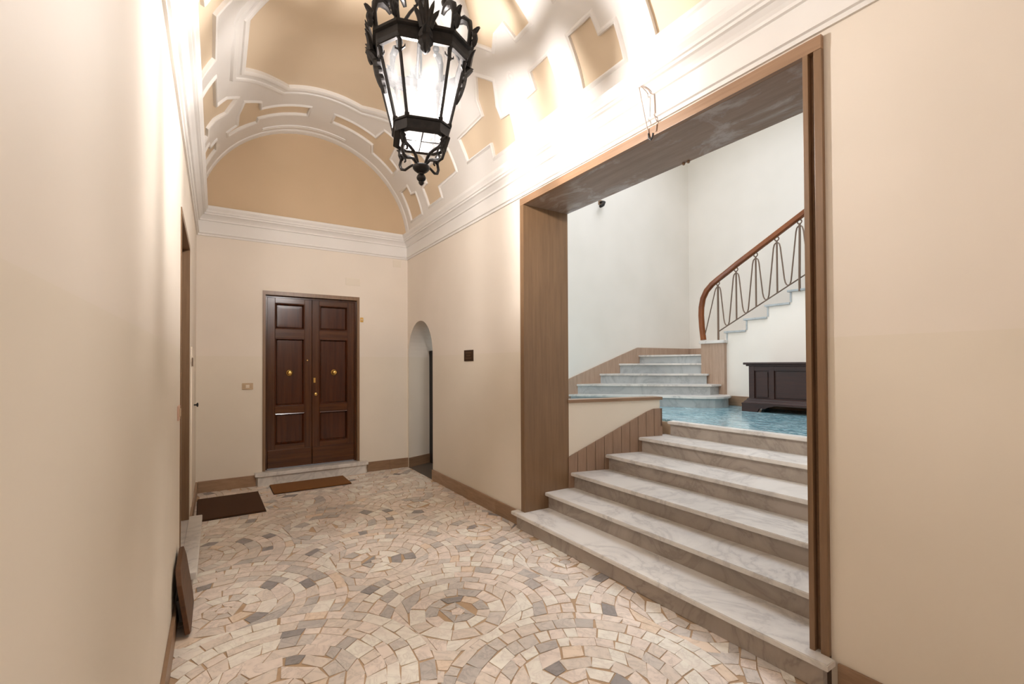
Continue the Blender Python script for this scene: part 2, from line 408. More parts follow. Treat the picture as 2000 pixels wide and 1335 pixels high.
def ccw(p):
    a = sum(p[i][0]*p[(i+1) % len(p)][1]-p[(i+1) % len(p)][0]*p[i][1] for i in range(len(p)))
    return p if a > 0 else p[::-1]
polys = [ccw(p) for p in polys]
vs, es, fs = [], [], []
y0v = YB
for pl in polys:
    b = len(vs); vs += [Vector(p) for p in pl]; fs.append(list(range(b, b+len(pl))))
NP = len(fs)
for a in range(0, 181, 4):
    for y in [y0v + (YE+.02-y0v)*k/24 for k in range(25)]: vs.append(Vector((y, RV*R(a))))
ov, oe, of, _, _, oo = delaunay_2d_cdt(vs, es, fs, 0, 1e-5)
bmf = nb(); fv = {}
def gv(i):
    if i not in fv: fv[i] = bmf.verts.new(vp(*ov[i]))
    return fv[i]
ptri = [[] for _ in range(NP)]
for f, o in zip(of, oo):
    if o: ptri[o[0]].append(f)
    else: bmf.faces.new([gv(i) for i in f])
ceil = empty('ceiling', **ST)
link('white_stucco_field', bmf, M['white'], ceil, smooth=True)
REC = .016
for k, tr in enumerate(ptri):
    bm = nb(); d = {}
    for f in tr:
        for i in f:
            if i not in d: d[i] = bm.verts.new(vp(*ov[i], REC))
        bm.faces.new([d[i] for i in f])
    link('tan_panel', bm, M['tan'], ceil, smooth=True)
    pl = [Vector(p) for p in polys[k]]
    ar_ = sum(pl[i].x*pl[(i+1) % len(pl)].y-pl[(i+1) % len(pl)].x*pl[i].y for i in range(len(pl)))
    if ar_ < 0: pl = pl[::-1]
    n = len(pl); nrm = []
    for i in range(n):
        e1 = (pl[i]-pl[i-1]); e2 = (pl[(i+1) % n]-pl[i])
        if e1.length < 1e-6 or e2.length < 1e-6: nrm.append(Vector((0, 0))); continue
        e1.normalize(); e2.normalize(); n1 = Vector((e1.y, -e1.x)); n2 = Vector((e2.y, -e2.x)); m = n1+n2
        if m.length < .2: m = n1
        m = m.normalized(); nrm.append(m/max(.5, m.dot(n1)))
    prof = [(0, REC+.002), (0, -.010), (.012, -.016), (.022, -.012), (.03, -.004), (.036, .002)] if panels[k][1] == 'n' else \
           [(0, REC+.002), (0, -.022), (.028, -.034), (.05, -.028), (.055, -.014), (.10, -.012), (.104, -.022), (.125, -.028), (.145, -.02), (.15, -.008), (.165, .002)]
    bm = nb()
    strip(bm, [(lambda a, b, p=p, m=m: vp(p.x+m.x*a, p.y+m.y*a, b)) for p, m in zip(pl, nrm)], prof, True)
    link('panel_moulding', bm, M['white'], ceil, smooth=True)
# rib against the lunette and small rosettes
bm = nb(); strip(bm, [(lambda a, b, f=f: vp(YE-a, RV*R(f), b)) for f in range(0, 181, 4)], [(0, -.012), (.09, -.012), (.10, -.006), (.105, .002)]); link('arch_rib', bm, M['white'], ceil, smooth=True)
bm = nb(); strip(bm, [(lambda a, b, f=f: vp(6.47-a, RV*R(f), b)) for f in range(74, 120, 3)], [(0, .002), (.004, -.012), (.018, -.014), (.03, -.004), (.042, -.014), (.056, -.012), (.06, .002)]); link('crown_moulding', bm, M['white'], ceil, smooth=True)
for (y, f) in ((3.40, 34.5), (2.18, 34.5), (3.24, 145.5)):
    bm = nb()
    lathe(bm, [(0, .018), (.014, .018), (.02, .008), (.03, .004), (.038, .012), (.05, .012), (.056, 0)], 18)
    o = link('rosette', bm, M['white'], ceil, smooth=True)
    p = vp(y, RV*R(f)); nrmv = Vector((CXV-p.x, 0, CZV-p.z)).normalized(); o.location = p; o.rotation_euler = nrmv.to_track_quat('Z', 'X').to_euler()
# outer shell closing the vault from outside
bm = nb(); strip(bm, [(lambda a, b, f=f: vp(a, RV*R(f), b)) for f in range(0, 181, 6)], [(YB-.1, .06), (YE+.3, .06)]); link('vault_shell', bm, M['white'], ceil)

# --- cornice all round
CP = [(0, 3.06), (.014, 3.06), (.016, 3.082), (.028, 3.088), (.028, 3.103), (.02, 3.107), (.02, 3.235), (.034, 3.24), (.034, 3.258), (.045, 3.275), (.066, 3.298), (.082, 3.304), (.082, 3.322), (.094, 3.327), (.098, 3.345), (.11, 3.362), (.116, 3.372), (.116, 3.396), (.11, 3.402), (-.03, 3.41)]
bm = nb()
strip(bm, [lambda a, z: (XL+a, YB, z), lambda a, z: (XL+a, YE-a, z), lambda a, z: (XR-a, YE-a, z), lambda a, z: (XR-a, YB, z)], CP)
link('trim_1', bm, M['white'], None, **ST)

# --- skirting stones
def skirt(name, pieces, h=.135, t=.018):
    e = empty(name, **ST)
    for k, (axis, fixed, a, b) in enumerate(pieces):
        m = M['base_stone' if k % 3 else 'base_stone2']
        if axis == 'y': B('skirting_stone', fixed, fixed-t if fixed > 1 else fixed+t, a+.001, b-.001, -.003, h, m, e, .003)
        else: B('skirting_stone', a+.001, b-.001, fixed, fixed-t, -.003, h, m, e, .003)
    return e
skirt('baseboard_right', [('y', XR, 4.06, 5.70), ('y', XR, 3.58, 4.06), ('y', XR, .1, 1.0), ('y', XR, -1.4, .1), ('y', XR, -4, -1.4)])
skirt('baseboard_end', [('x', YE, XL+.02, .425), ('x', YE, 1.80, 2.12), ('x', YE, 2.12, XR)])
skirt('baseboard_left', [('y', XL, 5.06, 6.62), ('y', XL, 2.1, 3.66), ('y', XL, .4, 2.1), ('y', XL, -1.5, .4), ('y', XL, -4, -1.5)])

# --- arched side passage in the right wall next to the end wall
ps = empty('wall_passage', **ST)
P('angled_wall', [(XB, YE+.16), (3.5, YE+.41), (3.5, YE+.75), (XB, YE+.35)], 'z', -.1, 2.9, M['wall'], ps)
P('skirting_stone', [(XR, AY1-.015), (3.5, AY1+.434), (3.5, AY1+.45), (XR, AY1)], 'z', -.003, .135, M['base_stone'], ps)
B('end_wall', XR, 3.6, 7.4, 7.5, -.1, 2.9, M['wall'], ps)
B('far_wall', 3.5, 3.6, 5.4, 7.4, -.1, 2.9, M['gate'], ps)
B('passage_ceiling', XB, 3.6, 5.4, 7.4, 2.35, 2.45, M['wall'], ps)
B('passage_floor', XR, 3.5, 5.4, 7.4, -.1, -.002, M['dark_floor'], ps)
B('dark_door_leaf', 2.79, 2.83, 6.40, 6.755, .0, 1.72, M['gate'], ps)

# --- stone frame lining the opening to the stairs
tf = empty('trim_2', **ST)
FX = XR-.022
P('lining', [(FX+.03, IY1), (XB+.01, IY1), (XB+.01, IY1+.05), (FX+.03, IY1+.05)], 'z', -.05, OZ, M['frame_v'], tf)
P('face', [(FX, IY1), (FX+.03, IY1), (FX+.03, OY1), (FX, OY1)], 'z', .15, OZ-.065, M['frame_v'], tf)
P('lining', [(FX+.05, OY0), (XB+.01, OY0), (XB+.01, IY0-.02), (FX+.05, IY0-.02)], 'z', -.05, OZ, M['frame_v'], tf)
B('face', FX, FX+.05, OY0, OY0+.035, .15, OZ-.065, M['frame_v'], tf, .002)            # outer bead
B('groove', FX+.03, FX+.05, OY0+.035, OY0+.058, .15, OZ-.065, M['base_stone'], tf)
B('face', FX-.004, FX+.06, OY0+.058, IY0, .15, OZ-.065, M['frame_v'], tf, .002)       # inner bead
B('lintel_face', FX-.002, FX+.05, OY0, OY1, OZ-.065, OZ, M['frame_h'], tf, .002)
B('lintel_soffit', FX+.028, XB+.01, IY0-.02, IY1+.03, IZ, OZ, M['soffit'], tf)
for y in (2.17, 2.13): 
    o = link('soffit_bolt', ball(nb(), (0, 0, 0), .012), M['base_stone'], tf, smooth=True); o.location = (XB-.005, y, IZ-.006)

# --- double door in the end wall
def leaf(parent, x0, x1, y, z0, z1, sgn, mirror):
    lf = empty('leaf', (0, 0, 0), 0, parent)
    t = .045
    st = .09
    zr = [z0, z0+.29, z0+.345, z0+.70, z0+.80, z0+1.68, z0+1.80, z0+2.14, z1]
    body = nb()
    box(body, x0, x0+st, y-t, y, z0, z1, .004); box(body, x1-st, x1, y-t, y, z0, z1, .004)
    link('stile_pair', body, M['door'], lf)
    for a, b in ((z0, z0+.30), (z0+.70, z0+.80), (z0+1.68, z0+1.80), (z0+2.135, z1)):
        B('rail', x0+st, x1-st, y-t, y, a, b, M['door_rail'], lf, .003)
    B('kick_board', x0+.005, x1-.005, y-t-.012, y-t, z0+.01, z0+.235, M['door_rail'], lf, .004)
    for a, b in ((z0+.30, z0+.70), (z0+.80, z0+1.68), (z0+1.80, z0+2.135)):
        xa, xb = x0+st, x1-st
        bm = nb(); i = .028
        o_ = [(xa, a), (xb, a), (xb, b), (xa, b)]; n_ = [(xa+i, a+i), (xb-i, a+i), (xb-i, b-i), (xa+i, b-i)]; p_ = [(xa+i+.035, a+i+.035), (xb-i-.035, a+i+.035), (xb-i-.035, b-i-.035), (xa+i+.035, b-i-.035)]
        rows = [[bm.verts.new((x, yy, z)) for x, z in pp] for pp, yy in ((o_, y-t-.004), ([(x+(.012 if x < (xa+xb)/2 else -.012), z+(.012 if z < (a+b)/2 else -.012)) for x, z in o_], y-t-.008), (n_, y-.018), (n_, y-.016), (p_, y-.0165))]
        for r1, r2 in zip(rows, rows[1:]):
            for k in range(4): bm.faces.new((r1[k], r1[(k+1) % 4], r2[(k+1) % 4], r2[k]))
        bm.faces.new(rows[-1]); link('panel', bm, M['door_panel'], lf)
    return lf
d1 = empty('door_1', **ST)
DYF = YE+.105
midx = 1.088
l1 = leaf(d1, EX0+.028, midx-.002, DYF, EZ0+.01, EZ1-.03, 1, False)
l2 = leaf(d1, midx+.002, EX1-.028, DYF, EZ0+.01, EZ1-.03, 1, True)
def lathe_y(name, prof, c, mat, parent):
    o = link(name, lathe(nb(), prof, 20), mat, parent, smooth=True); o.rotation_euler = (R(90), 0, 0); o.location = c; return o
knobp = [(.0, 0), (.042, 0), (.042, .006), (.036, .012), (.03, .012), (.022, .02), (.018, .03), (.028, .042), (.03, .052), (.022, .062), (0, .066)]
lathe_y('knob', knobp, (.815, DYF-.02, 1.405), M['brass'], l1)
lathe_y('knob', knobp, (1.375, DYF-.02, 1.405), M['brass'], l2)
B('lock_plate', 1.105, 1.132, DYF-.052, DYF-.044, 1.27, 1.335, M['brass'], l2, .003)
lathe_y('lock_rose', [(0, 0), (.02, 0), (.02, .008), (.012, .012), (0, .012)], (1.135, DYF-.044, 1.115), M['brass'], l2)
lathe_y('peephole', [(0, 0), (.009, 0), (.008, .006), (0, .007)], (1.03, DYF-.044, 1.57), M['brass'], l1)
P('stone_surround', [(EX0-.028, EZ0), (EX0+.004, EZ0), (EX0+.004, EZ1-.004), (EX1-.004, EZ1-.004), (EX1-.004, EZ0), (EX1+.028, EZ0), (EX1+.028, EZ1+.045), (EX0-.028, EZ1+.045)], 'y', YE-.012, YE+.2, M['frame_v'], d1)
P('wooden_frame', [(EX0, EZ0), (EX0+.028, EZ0), (EX0+.028, EZ1-.03), (EX1-.028, EZ1-.03), (EX1-.028, EZ0), (EX1, EZ0), (EX1, EZ1), (EX0, EZ1)], 'y', DYF-.055, DYF+.02, M['door'], d1)
B('backing', EX0, EX1, DYF+.02, DYF+.05, EZ0, EZ1, M['door'], d1)
B('threshold', EX0, EX1, YE-.001, YE+.105, .118, .165, M['tread'], d1)
# second door, in the left wall
d2 = empty('door_2', **ST)
P('stone_surround', [(DY0-.03, DZ0), (DY0+.006, DZ0), (DY0+.006, DZ1-.006), (DY1-.006, DZ1-.006), (DY1-.006, DZ0), (DY1+.03, DZ0), (DY1+.03, DZ1+.04), (DY0-.03, DZ1+.04)], 'x', XL-.25, XL+.006, M['frame_v'], d2)
B('threshold', XL-.26, XL+.001, DY0, DY1, .118, .165, M['tread'], d2)
B('leaf', XL-.30, XL-.25, DY0, (DY0+DY1)/2-.002, DZ0, DZ1, M['door'], d2, .004)
B('leaf', XL-.30, XL-.25, (DY0+DY1)/2+.002, DY1, DZ0, DZ1, M['door'], d2, .004)

# ================================================================== SETTING: stair hall
LZ = .90                                  # landing level
YA, XW = 5.4, 7.30                        # left and far walls
wsl = empty('wall_stair_left', **ST)
W2 = (3.02, 4.18, 1.15, 3.75)
P('plaster', [(XB, -.1), (W2[0], -.1), (W2[0], 5.7), (XB, 5.7)], 'y', YA, YA+.2, M['stair_wall'], wsl)
P('plaster', [(W2[1], -.1), (XW+.2, -.1), (XW+.2, 5.7), (W2[1], 5.7)], 'y', YA, YA+.2, M['stair_wall'], wsl)
B('plaster', W2[0], W2[1], YA, YA+.2, -.1, W2[2], M['stair_wall'], wsl); B('plaster', W2[0], W2[1], YA, YA+.2, W2[3], 5.7, M['stair_wall'], wsl)
B('wall_stair_far', XW, XW+.2, -1.2, YA, -.1, 5.7, M['stair_wall'], None, **ST)
WY = -1.0
B('wall_stair_right', XB, XW, WY-.2, WY, -.1, 5.7, M['stair_wall'], None, **ST)
cs = empty('ceiling_stair', **ST)
K0, K1, K2, K3 = 3.5, 6.0, .6, 4.8
B('plaster', XB-.1, K0, WY-.2, YA+.2, 5.7, 5.8, M['stair_wall'], cs); B('plaster', K1, XW+.2, WY-.2, YA+.2, 5.7, 5.8, M['stair_wall'], cs)
B('plaster', K0, K1, WY-.2, K2, 5.7, 5.8, M['stair_wall'], cs); B('plaster', K0, K1, K3, YA+.2, 5.7, 5.8, M['stair_wall'], cs)
wd = empty('window_added_1', **ST)  # unseen skylight, put in to light the stair hall from above
for k in range(3):
    x = K0+(K1-K0-.05)*k/2; B('glazing_bar', x, x+.05, K2, K3, 5.74, 5.79, M['plain_cream'], wd)
for k in range(4):
    y = K2+(K3-K2-.05)*k/3; B('cross_bar', K0+.05, K1-.05, y, y+.05, 5.745, 5.785, M['plain_cream'], wd)
for k in range(2):
    for n in range(3):
        x = K0+.05+(K1-K0-.05)*k/2; y = K2+.05+(K3-K2-.05)*n/3
        B('pane', x, x+(K1-K0-.05)/2-.05, y, y+(K3-K2-.05)/3-.05, 5.762, 5.766, M['pane'], wd)
wd = empty('window_added_2', **ST)  # unseen window hidden by the jamb, put in for its light
for x in (W2[0], (W2[0]+W2[1])/2-.03, W2[1]-.06): B('mullion', x, x+.06, YA+.06, YA+.12, W2[2], W2[3], M['plain_cream'], wd)
for z in (W2[2], W2[3]-.06, 2.9):
    for k in (0, 1):
        x = W2[0]+.06 if k == 0 else (W2[0]+W2[1])/2+.03; B('transom', x, x+(W2[1]-W2[0])/2-.09, YA+.065, YA+.115, z, z+.06, M['plain_cream'], wd)
for k in (0, 1):
    for a, b in ((W2[2]+.06, 2.9), (2.96, W2[3]-.06)):
        x = W2[0]+.06 if k == 0 else (W2[0]+W2[1])/2+.03; B('pane', x, x+(W2[1]-W2[0])/2-.09, YA+.088, YA+.092, a, b, M['pane'], wd)
# landing floor of teal marble slabs
NX = [2.306, 2.61, 2.91, 3.285, 3.665, 4.01]
lf_ = B('floor_landing', XB, XW, WY, YA, -.1, LZ-.03, M['grout'], None, **ST)
bpy.data.objects.remove(lf_)
lf_ = empty('floor_landing', **ST)
P('bed', [(NX[5]+.08, WY), (6.26, WY), (6.26, YA), (XB, YA), (XB, 3.66), (NX[5]+.08, 3.4)], 'z', .5, LZ-.022, M['grout'], lf_)
P('bed', [(XB, WY), (NX[5]+.03, WY), (NX[5]+.03, 1.0), (XB, 1.0)], 'z', .5, LZ-.022, M['grout'], lf_)
for (xa, xb) in ((NX[5]+.1, 4.66), (4.66, 5.22), (5.22, 5.78), (5.78, 6.25)):
    ys = [WY, -.2, .7, 1.6, 2.5, 3.4, 4.3, YA]
    for a, b in zip(ys, ys[1:]): B('marble_slab', xa+.001, xb-.001, a+.001, b-.001, LZ-.022, LZ, M['teal'], lf_)
ys = [3.66, 4.5, YA]
for xa, xb in ((XB, 3.5), (3.5, NX[5]+.1)):
    for a, b in zip(ys, ys[1:]): B('marble_slab', xa+.001, xb-.001, a+.001, b-.001, LZ-.022, LZ, M['teal'], lf_)
    B('marble_slab', xa+.001, xb-.001, WY, 1.0, LZ-.022, LZ, M['teal'], lf_)

# parapet beside the lower flight, skewed, with stone stringer
pw = empty('wall_parapet', **ST)
A0, A1 = Vector((XB, 3.525)), Vector((3.95, 3.275)); pd = (A1-A0).normalized(); pn = Vector((-pd.y, pd.x))
def along(s, o): v = A0+pd*s+pn*o; return (v.x, v.y)
PL = (A1-A0).length
P('plaster', [along(0, 0), along(PL-.02, 0), along(PL-.02, .11), along(0, .11)], 'z', .0, 1.125, M['wall'], pw)
P('capping', [along(0, -.015), along(PL+.005, -.015), along(PL+.02, .05), along(PL+.005, .125), along(0, .125)], 'z', 1.125, 1.155, M['base_stone'], pw)
def sz(s): return min(.60+.452*s, 1.035)
n = 11; 
for k in range(n):
    s0, s1 = PL*k/n+.0025, PL*(k+1)/n-.0025
    if k == n-1: s1 = PL
    bm = nb(); o = -.014
    cr = [(s0, 0), (s1, 0), (s1, sz(s1)), (s0, sz(s0))]
    v0 = [bm.verts.new((*along(s, o), z)) for s, z in cr]; v1 = [bm.verts.new((*along(s, .001), z)) for s, z in cr]
    bm.faces.new(v0); bm.faces.new(v1)
    for i in range(4): bm.faces.new((v0[i], v0[(i+1) % 4], v1[(i+1) % 4], v1[i]))
    link('stringer_stone', bm, M['stringer'], pw)
P('end_stone', [along(PL-.02, -.014), along(PL+.0, -.014), along(PL, .11), along(PL-.02, .11)], 'z', LZ-.05, 1.035, M['stringer'], pw)
B('wall_parapet_right', XB, NX[5], .98, 1.10, 0, 1.13, M['wall'], None, **ST)

# ================================================================== STAIRS
def slab(pts, z0, z1, mat, name, parent, bev=.004):
    bm = prism(nb(), pts, 'z', z0, z1)
    if bev: bmesh.ops.bevel(bm, geom=[e for e in bm.edges if abs(e.verts[0].co.z-e.verts[1].co.z) < 1e-6], offset=bev, segments=2, affect='EDGES')
    return link(name, bm, mat, parent)
s1 = thing('staircase', 'broad six-step veined marble staircase rising through the stone-framed opening', 'staircase', (0, 0, 0))
for k in range(6):
    z = .15*(k+1); x = NX[k]; xn = NX[k+1] if k < 5 else x+.10
    if k == 0: ya, yb = 1.005, 3.64
    else: ya, yb = 1.105, 3.525
    if k >= 2: 
        f = max(0, (x-XB)/(A1.x-A0.x)); yb = 3.51-.25*f
    xe = xn+.06 if k < 5 else xn
    if k == 0:
        slab([(x, ya), (XR-.02, ya), (XR-.02, OY0+.03), (xe, OY0+.03), (xe, IY1), (XR-.02, IY1), (XR-.02, yb), (x, yb)], z-.032, z, M['tread'], 'tread', s1)
        slab([(x+.035, ya+.035), (XR-.02, ya+.035), (XR-.02, yb-.04), (x+.035, yb-.04)], 0, z-.032, M['riser'], 'riser', s1, 0)
    else:
        slab([(x, ya), (xe, ya), (xe, yb), (x, yb)], z-.032, z, M['tread'], 'tread', s1)
        slab([(x+.035, ya), (x+.07, ya), (x+.07, yb-.01), (x+.035, yb-.01)], z-.15, z-.032, M['riser'], 'riser', s1, 0)
# winding flight
s2 = thing('winding_staircase', 'pale grey marble winder steps with a rounded first step beyond the parapet', 'staircase', (0, 0, 0))
ZS = [1.055, 1.203, 1.353, 1.51, 1.648]
LN = [None, ((4.573, YA), (5.93, 4.03)), ((5.042, YA), (6.14, 4.23)), ((5.467, YA), (6.22, 4.33)), ((5.931, YA), (6.24, 4.36))]
back = [(6.26, 4.40), (XW, 4.36), (XW, YA)]
def off(pts, d):   # pull a front line back by d
    (x0, y0), (x1, y1) = pts; v = Vector((x1-x0, y1-y0)).normalized(); nn = Vector((-v.y, v.x)); nn = nn if nn.x > 0 else -nn
    return [(x0+nn.x*d, y0), (x1+nn.x*d-v.x*d*.5, y1+nn.y*d-v.y*d*.5)]
fr = [(4.42, YA), (5.28, 4.36), (5.50, 3.98), (5.58, 3.87), (5.68, 3.79), (5.80, 3.755), (5.95, 3.77), (6.10, 3.84), (6.24, 3.97)]
slab(fr + [(6.24, 4.38)] + back[1:], ZS[0]-.03, ZS[0], M['tread'], 'tread', s2)
fr2 = [(4.46, YA), (5.31, 4.38), (5.53, 4.0), (5.61, 3.90), (5.70, 3.825), (5.81, 3.79), (5.94, 3.805), (6.08, 3.87), (6.21, 3.99)]
slab(fr2 + [(6.21, 4.38)] + back[1:], LZ, ZS[0]-.03, M['riser2'], 'riser', s2, 0)
for k in range(1, 5):
    a, b = LN[k]; 
    slab([a, b, (6.22, b[1]+.02) if b[0] < 6.2 else (b[0]+.005, b[1]+.005)] + [(6.24, 4.39)] + back[1:], ZS[k]-.028, ZS[k], M['tread'], 'tread', s2)
    a2, b2 = off(LN[k], .03)
    slab([a2, b2, (6.20, b2[1]+.03) if b2[0] < 6.18 else (b2[0]+.005, b2[1]+.005)] + [(6.24, 4.40)] + back[1:], ZS[k-1], ZS[k]-.028, M['riser2'], 'riser', s2, 0)
# skirting climbing the left wall
sk = empty('baseboard_stair', **ST)
zt = lambda x: 1.275+(x-4.415)*.334 if x < 5.92 else 1.775
xs = [XB, 3.6, 4.2, 4.7, 5.2, 5.6, 5.92, 6.6, XW]
for a, b in zip(xs, xs[1:]):
    P('skirting_stone', [(a+.001, LZ), (b-.001, LZ), (b-.001, zt(b)), (a+.001, zt(a))], 'y', YA-.018, YA, M['stringer_pale'], sk)
B('skirting_stone', XW-.018, XW, 4.4, YA-.018, 1.648, 1.775, M['stringer_pale'], sk)
# upper flight with spandrel wall and stone pier
XSP = 6.25
SC = 6.256/6.1
KY = lambda y: y*SC
KZ = lambda z: 1.5+(z-1.5)*SC
sp = empty('wall_spandrel', **ST)
NS = 14
prof = [(4.02, LZ-.1), (4.02, 1.945)]
for n in range(NS):
    prof += [(4.0-.297*n, 1.945+.1585*n), (4.0-.297*(n+1), 1.945+.1585*n)]
prof += [(4.0-.297*NS, LZ-.1)]
P('plaster', prof, 'x', XSP, XSP+.10, M['stair_wall'], sp)
B('pier', 6.19, XSP+.1, 4.0, 4.38, LZ, 1.80, M['stringer_pale'], sp, .003)
B('pier_cap', 6.165, XSP+.12, 3.98, 4.40, 1.80, 1.845, M['tread'], sp, .006)
sb_ = [(2.0, 3.7)]
B('skirting_stone', XSP-.016, XSP, 2.2, 3.99, LZ, LZ+.14, M['base_stone2'], sp, .003)
B('skirting_stone', XSP-.016, XSP, WY, 2.2, LZ, LZ+.14, M['base_stone'], sp, .003)
s3 = thing('upper_staircase', 'upper flight seen from the side, grey edged treads above the white spandrel wall', 'staircase', (0, 0, 0))
for n in range(NS):
    y1 = 4.0-.297*n; z = 1.945+.1585*n
    B('tread', XSP-.022, XW, y1-.297-.0, y1+.028, z, z+.028, M['riser2'], s3, .004)
    B('riser', XSP-.006, XW, y1-.022, y1, z-.131, z, M['riser2'], s3)
B('riser', XSP+.1, XW, 4.30, 4.36, 1.64, 1.81, M['riser2'], s3); B('tread', XSP+.1, XW, 4.0, 4.38, 1.815, 1.843, M['tread'], s3)

# ================================================================== THINGS
# --- stair railing
rl = thing('stair_railing', 'curved wooden handrail on looped brown iron balusters climbing the upper flight', 'railing', (0, 0, 0))
XRL = XSP+.006
hp = [(4.272, 1.853), (4.295, 2.05), (4.305, 2.22), (4.30, 2.34), (4.272, 2.47), (4.21, 2.58), (4.12, 2.662), (4.01, 2.728), (3.89, 2.794)]
hp = [(KY(y), KZ(z)) for y, z in hp]
yl, zl = KY(3.73), KZ(2.66)-.5335*(KY(3.73)-KY(4.029))+.07; slope = -.5335
hp += [(yl+dy, zl+slope*dy) for dy in (0, -.5, -1, -1.6, -2.4)]
bm = nb()
def rsec(p, q):     # rounded rectangular rail section
    t = Vector((0, q[0], q[1])).normalized(); nn = Vector((0, -t.z, t.y)); s = Vector((1, 0, 0))
    return [Vector((XRL, p[0], p[1])) + s*a*1.1 + nn*b*1.4 for a, b in ((-.03, -.02), (-.035, 0), (-.03, .02), (-.012, .03), (.012, .03), (.03, .02), (.035, 0), (.03, -.02), (.012, -.026), (-.012, -.026))]
rows = []
for i, p in enumerate(hp):
    a = hp[max(0, i-1)]; b = hp[min(len(hp)-1, i+1)]
    rows.append([bm.verts.new(v) for v in rsec(p, (b[0]-a[0], b[1]-a[1]))])
for r1, r2 in zip(rows, rows[1:]):
    for k in range(10): bm.faces.new((r1[k], r1[(k+1) % 10], r2[(k+1) % 10], r2[k]))
bm.faces.new(rows[0]); bm.faces.new(rows[-1])
link('handrail', bm, M['rail'], rl, smooth=True)
zb = lambda y: KZ(1.958)+slope*(y-KY(4.037))*1.0
zr = lambda y: KZ(2.66)+slope*(y-KY(4.029))
bm = nb(); tube(bm, [(XRL, KY(4.037), zb(KY(4.037))), (XRL, .9, zb(.9))], .009); link('bottom_rail', bm, M['bronze_bar'], rl, smooth=True)
sy = .2868
for k in range(10):
    y = KY(4.029)-sy*k; z = zr(y)
    bm = nb(); tube(bm, [(XRL, y+.026*math.cos(t), z+.026*math.sin(t)) for t in [2*math.pi*i/14 for i in range(14)]], .0085, 6, True); link('ring', bm, M['bronze_bar'], rl, smooth=True)
    post = k % 4 == 0
    zbot = (1.845 if k == 0 else zb(y)-.17) if post else zb(y)
    bm = nb(); tube(bm, [(XRL-(.02 if post and k else 0), y, zbot), (XRL-(.02 if post and k else 0), y, zbot+.15), (XRL, y, z-.16), (XRL, y, z-.024)] if post else [(XRL, y, zbot), (XRL, y, z-.024)], .0145 if post else .0115, 8); link('post' if post else 'baluster', bm, M['bronze_bar'], rl, smooth=True)
    if k == 0:
        lp = [(KY(4.255), 1.90), (y+.05, z-.12), (y+.035, z-.075), (y+.015, z-.055), (y, z-.05)]
        bm = nb(); tube(bm, [(XRL, a, b) for a, b in lp], .0085, 6); link('loop', bm, M['bronze_bar'], rl, smooth=True)
    yv = y-sy/2; zv = zb(yv)
    # half wave: peak at this ring, valley at the bottom rail, up to the next peak
    yn = y-sy; zn = zr(yn)
    hw = [(y, z-.05), (y-.015, z-.053), (y-.033, z-.072), (y-.045, z-.12), (yv+.052, zv+.10), (yv+.04, zv+.045), (yv+.022, zv+.012), (yv, zv+.004), (yv-.02, zv+.02), (yv-.032, zv+.06), (yn+.045, zn-.12), (yn+.033, zn-.072), (yn+.015, zn-.053), (yn, zn-.05)]
    bm = nb(); tube(bm, [(XRL, a, b) for a, b in hw], .0085, 6); link('loop', bm, M['bronze_bar'], rl, smooth=True)

# --- chest on the landing
ch = thing('wooden_chest', 'dark carved wooden chest standing against the white spandrel wall on the teal landing', 'chest', (0, 0, 0))
cx0, cx1, cy0, cy1 = 5.70, 6.225, 1.92, 3.345
B('body', cx0+.012, cx1, cy0, cy1, 1.045, 1.485, M['chest'], ch, .003)
B('lid', cx0-.045, cx1+.0, cy0-.05, cy1+.055, 1.487, 1.515, M['chest'], ch, .008)
B('lid_moulding', cx0-.02, cx1, cy0-.025, cy1+.03, 1.468, 1.487, M['chest'], ch, .004)
for a, b in ((cy1-.07, cy1), (3.03, 3.09), (2.2, 2.26), (cy0, cy0+.07)): B('stile', cx0-.006, cx0+.014, a, b, 1.06, 1.468, M['chest'], ch, .003)
B('top_rail', cx0-.004, cx0+.012, cy0+.07, cy1-.07, 1.41, 1.466, M['chest'], ch, .003)
for a, b in ((3.11, cy1-.09), (2.28, 3.01), (cy0+.09, 2.18)): B('front_panel', cx0+.002, cx0+.013, a, b, 1.085, 1.395, M['chest'], ch, .005)
bm = nb(); strip(bm, [lambda a, z: (cx1, cy1+a, z), lambda a, z: (cx0-a, cy1+a, z), lambda a, z: (cx0-a, cy0-a, z), lambda a, z: (cx1, cy0-a, z)], [(0, 1.07), (.018, 1.06), (.022, 1.045), (.04, 1.03), (.05, 1.012), (.065, 1.005), (.065, .99), (0, .99)]); link('base_moulding', bm, M['chest'], ch)
for yy, sg in ((cy1+.062, -1), (cy0-.062, 1)):
    pts = [(yy, LZ), (yy, .99), (yy+sg*.42, .99), (yy+sg*.37, .975), (yy+sg*.32, .962), (yy+sg*.29, .945), (yy+sg*.25, .952), (yy+sg*.215, .94), (yy+sg*.205, .915), (yy+sg*.19, LZ)]
    P('bracket_foot', pts, 'x', cx0-.062, cx0-.03, M['chest'], ch)
    P('bracket_foot', [(cx0-.06, LZ), (cx0-.06, .99), (cx1, .99), (cx1, LZ), (cx1-.12, LZ), (cx1-.16, .95), (cx0+.16, .95), (cx0+.12, LZ)], 'y', yy, yy+sg*.03, M['chest'], ch)

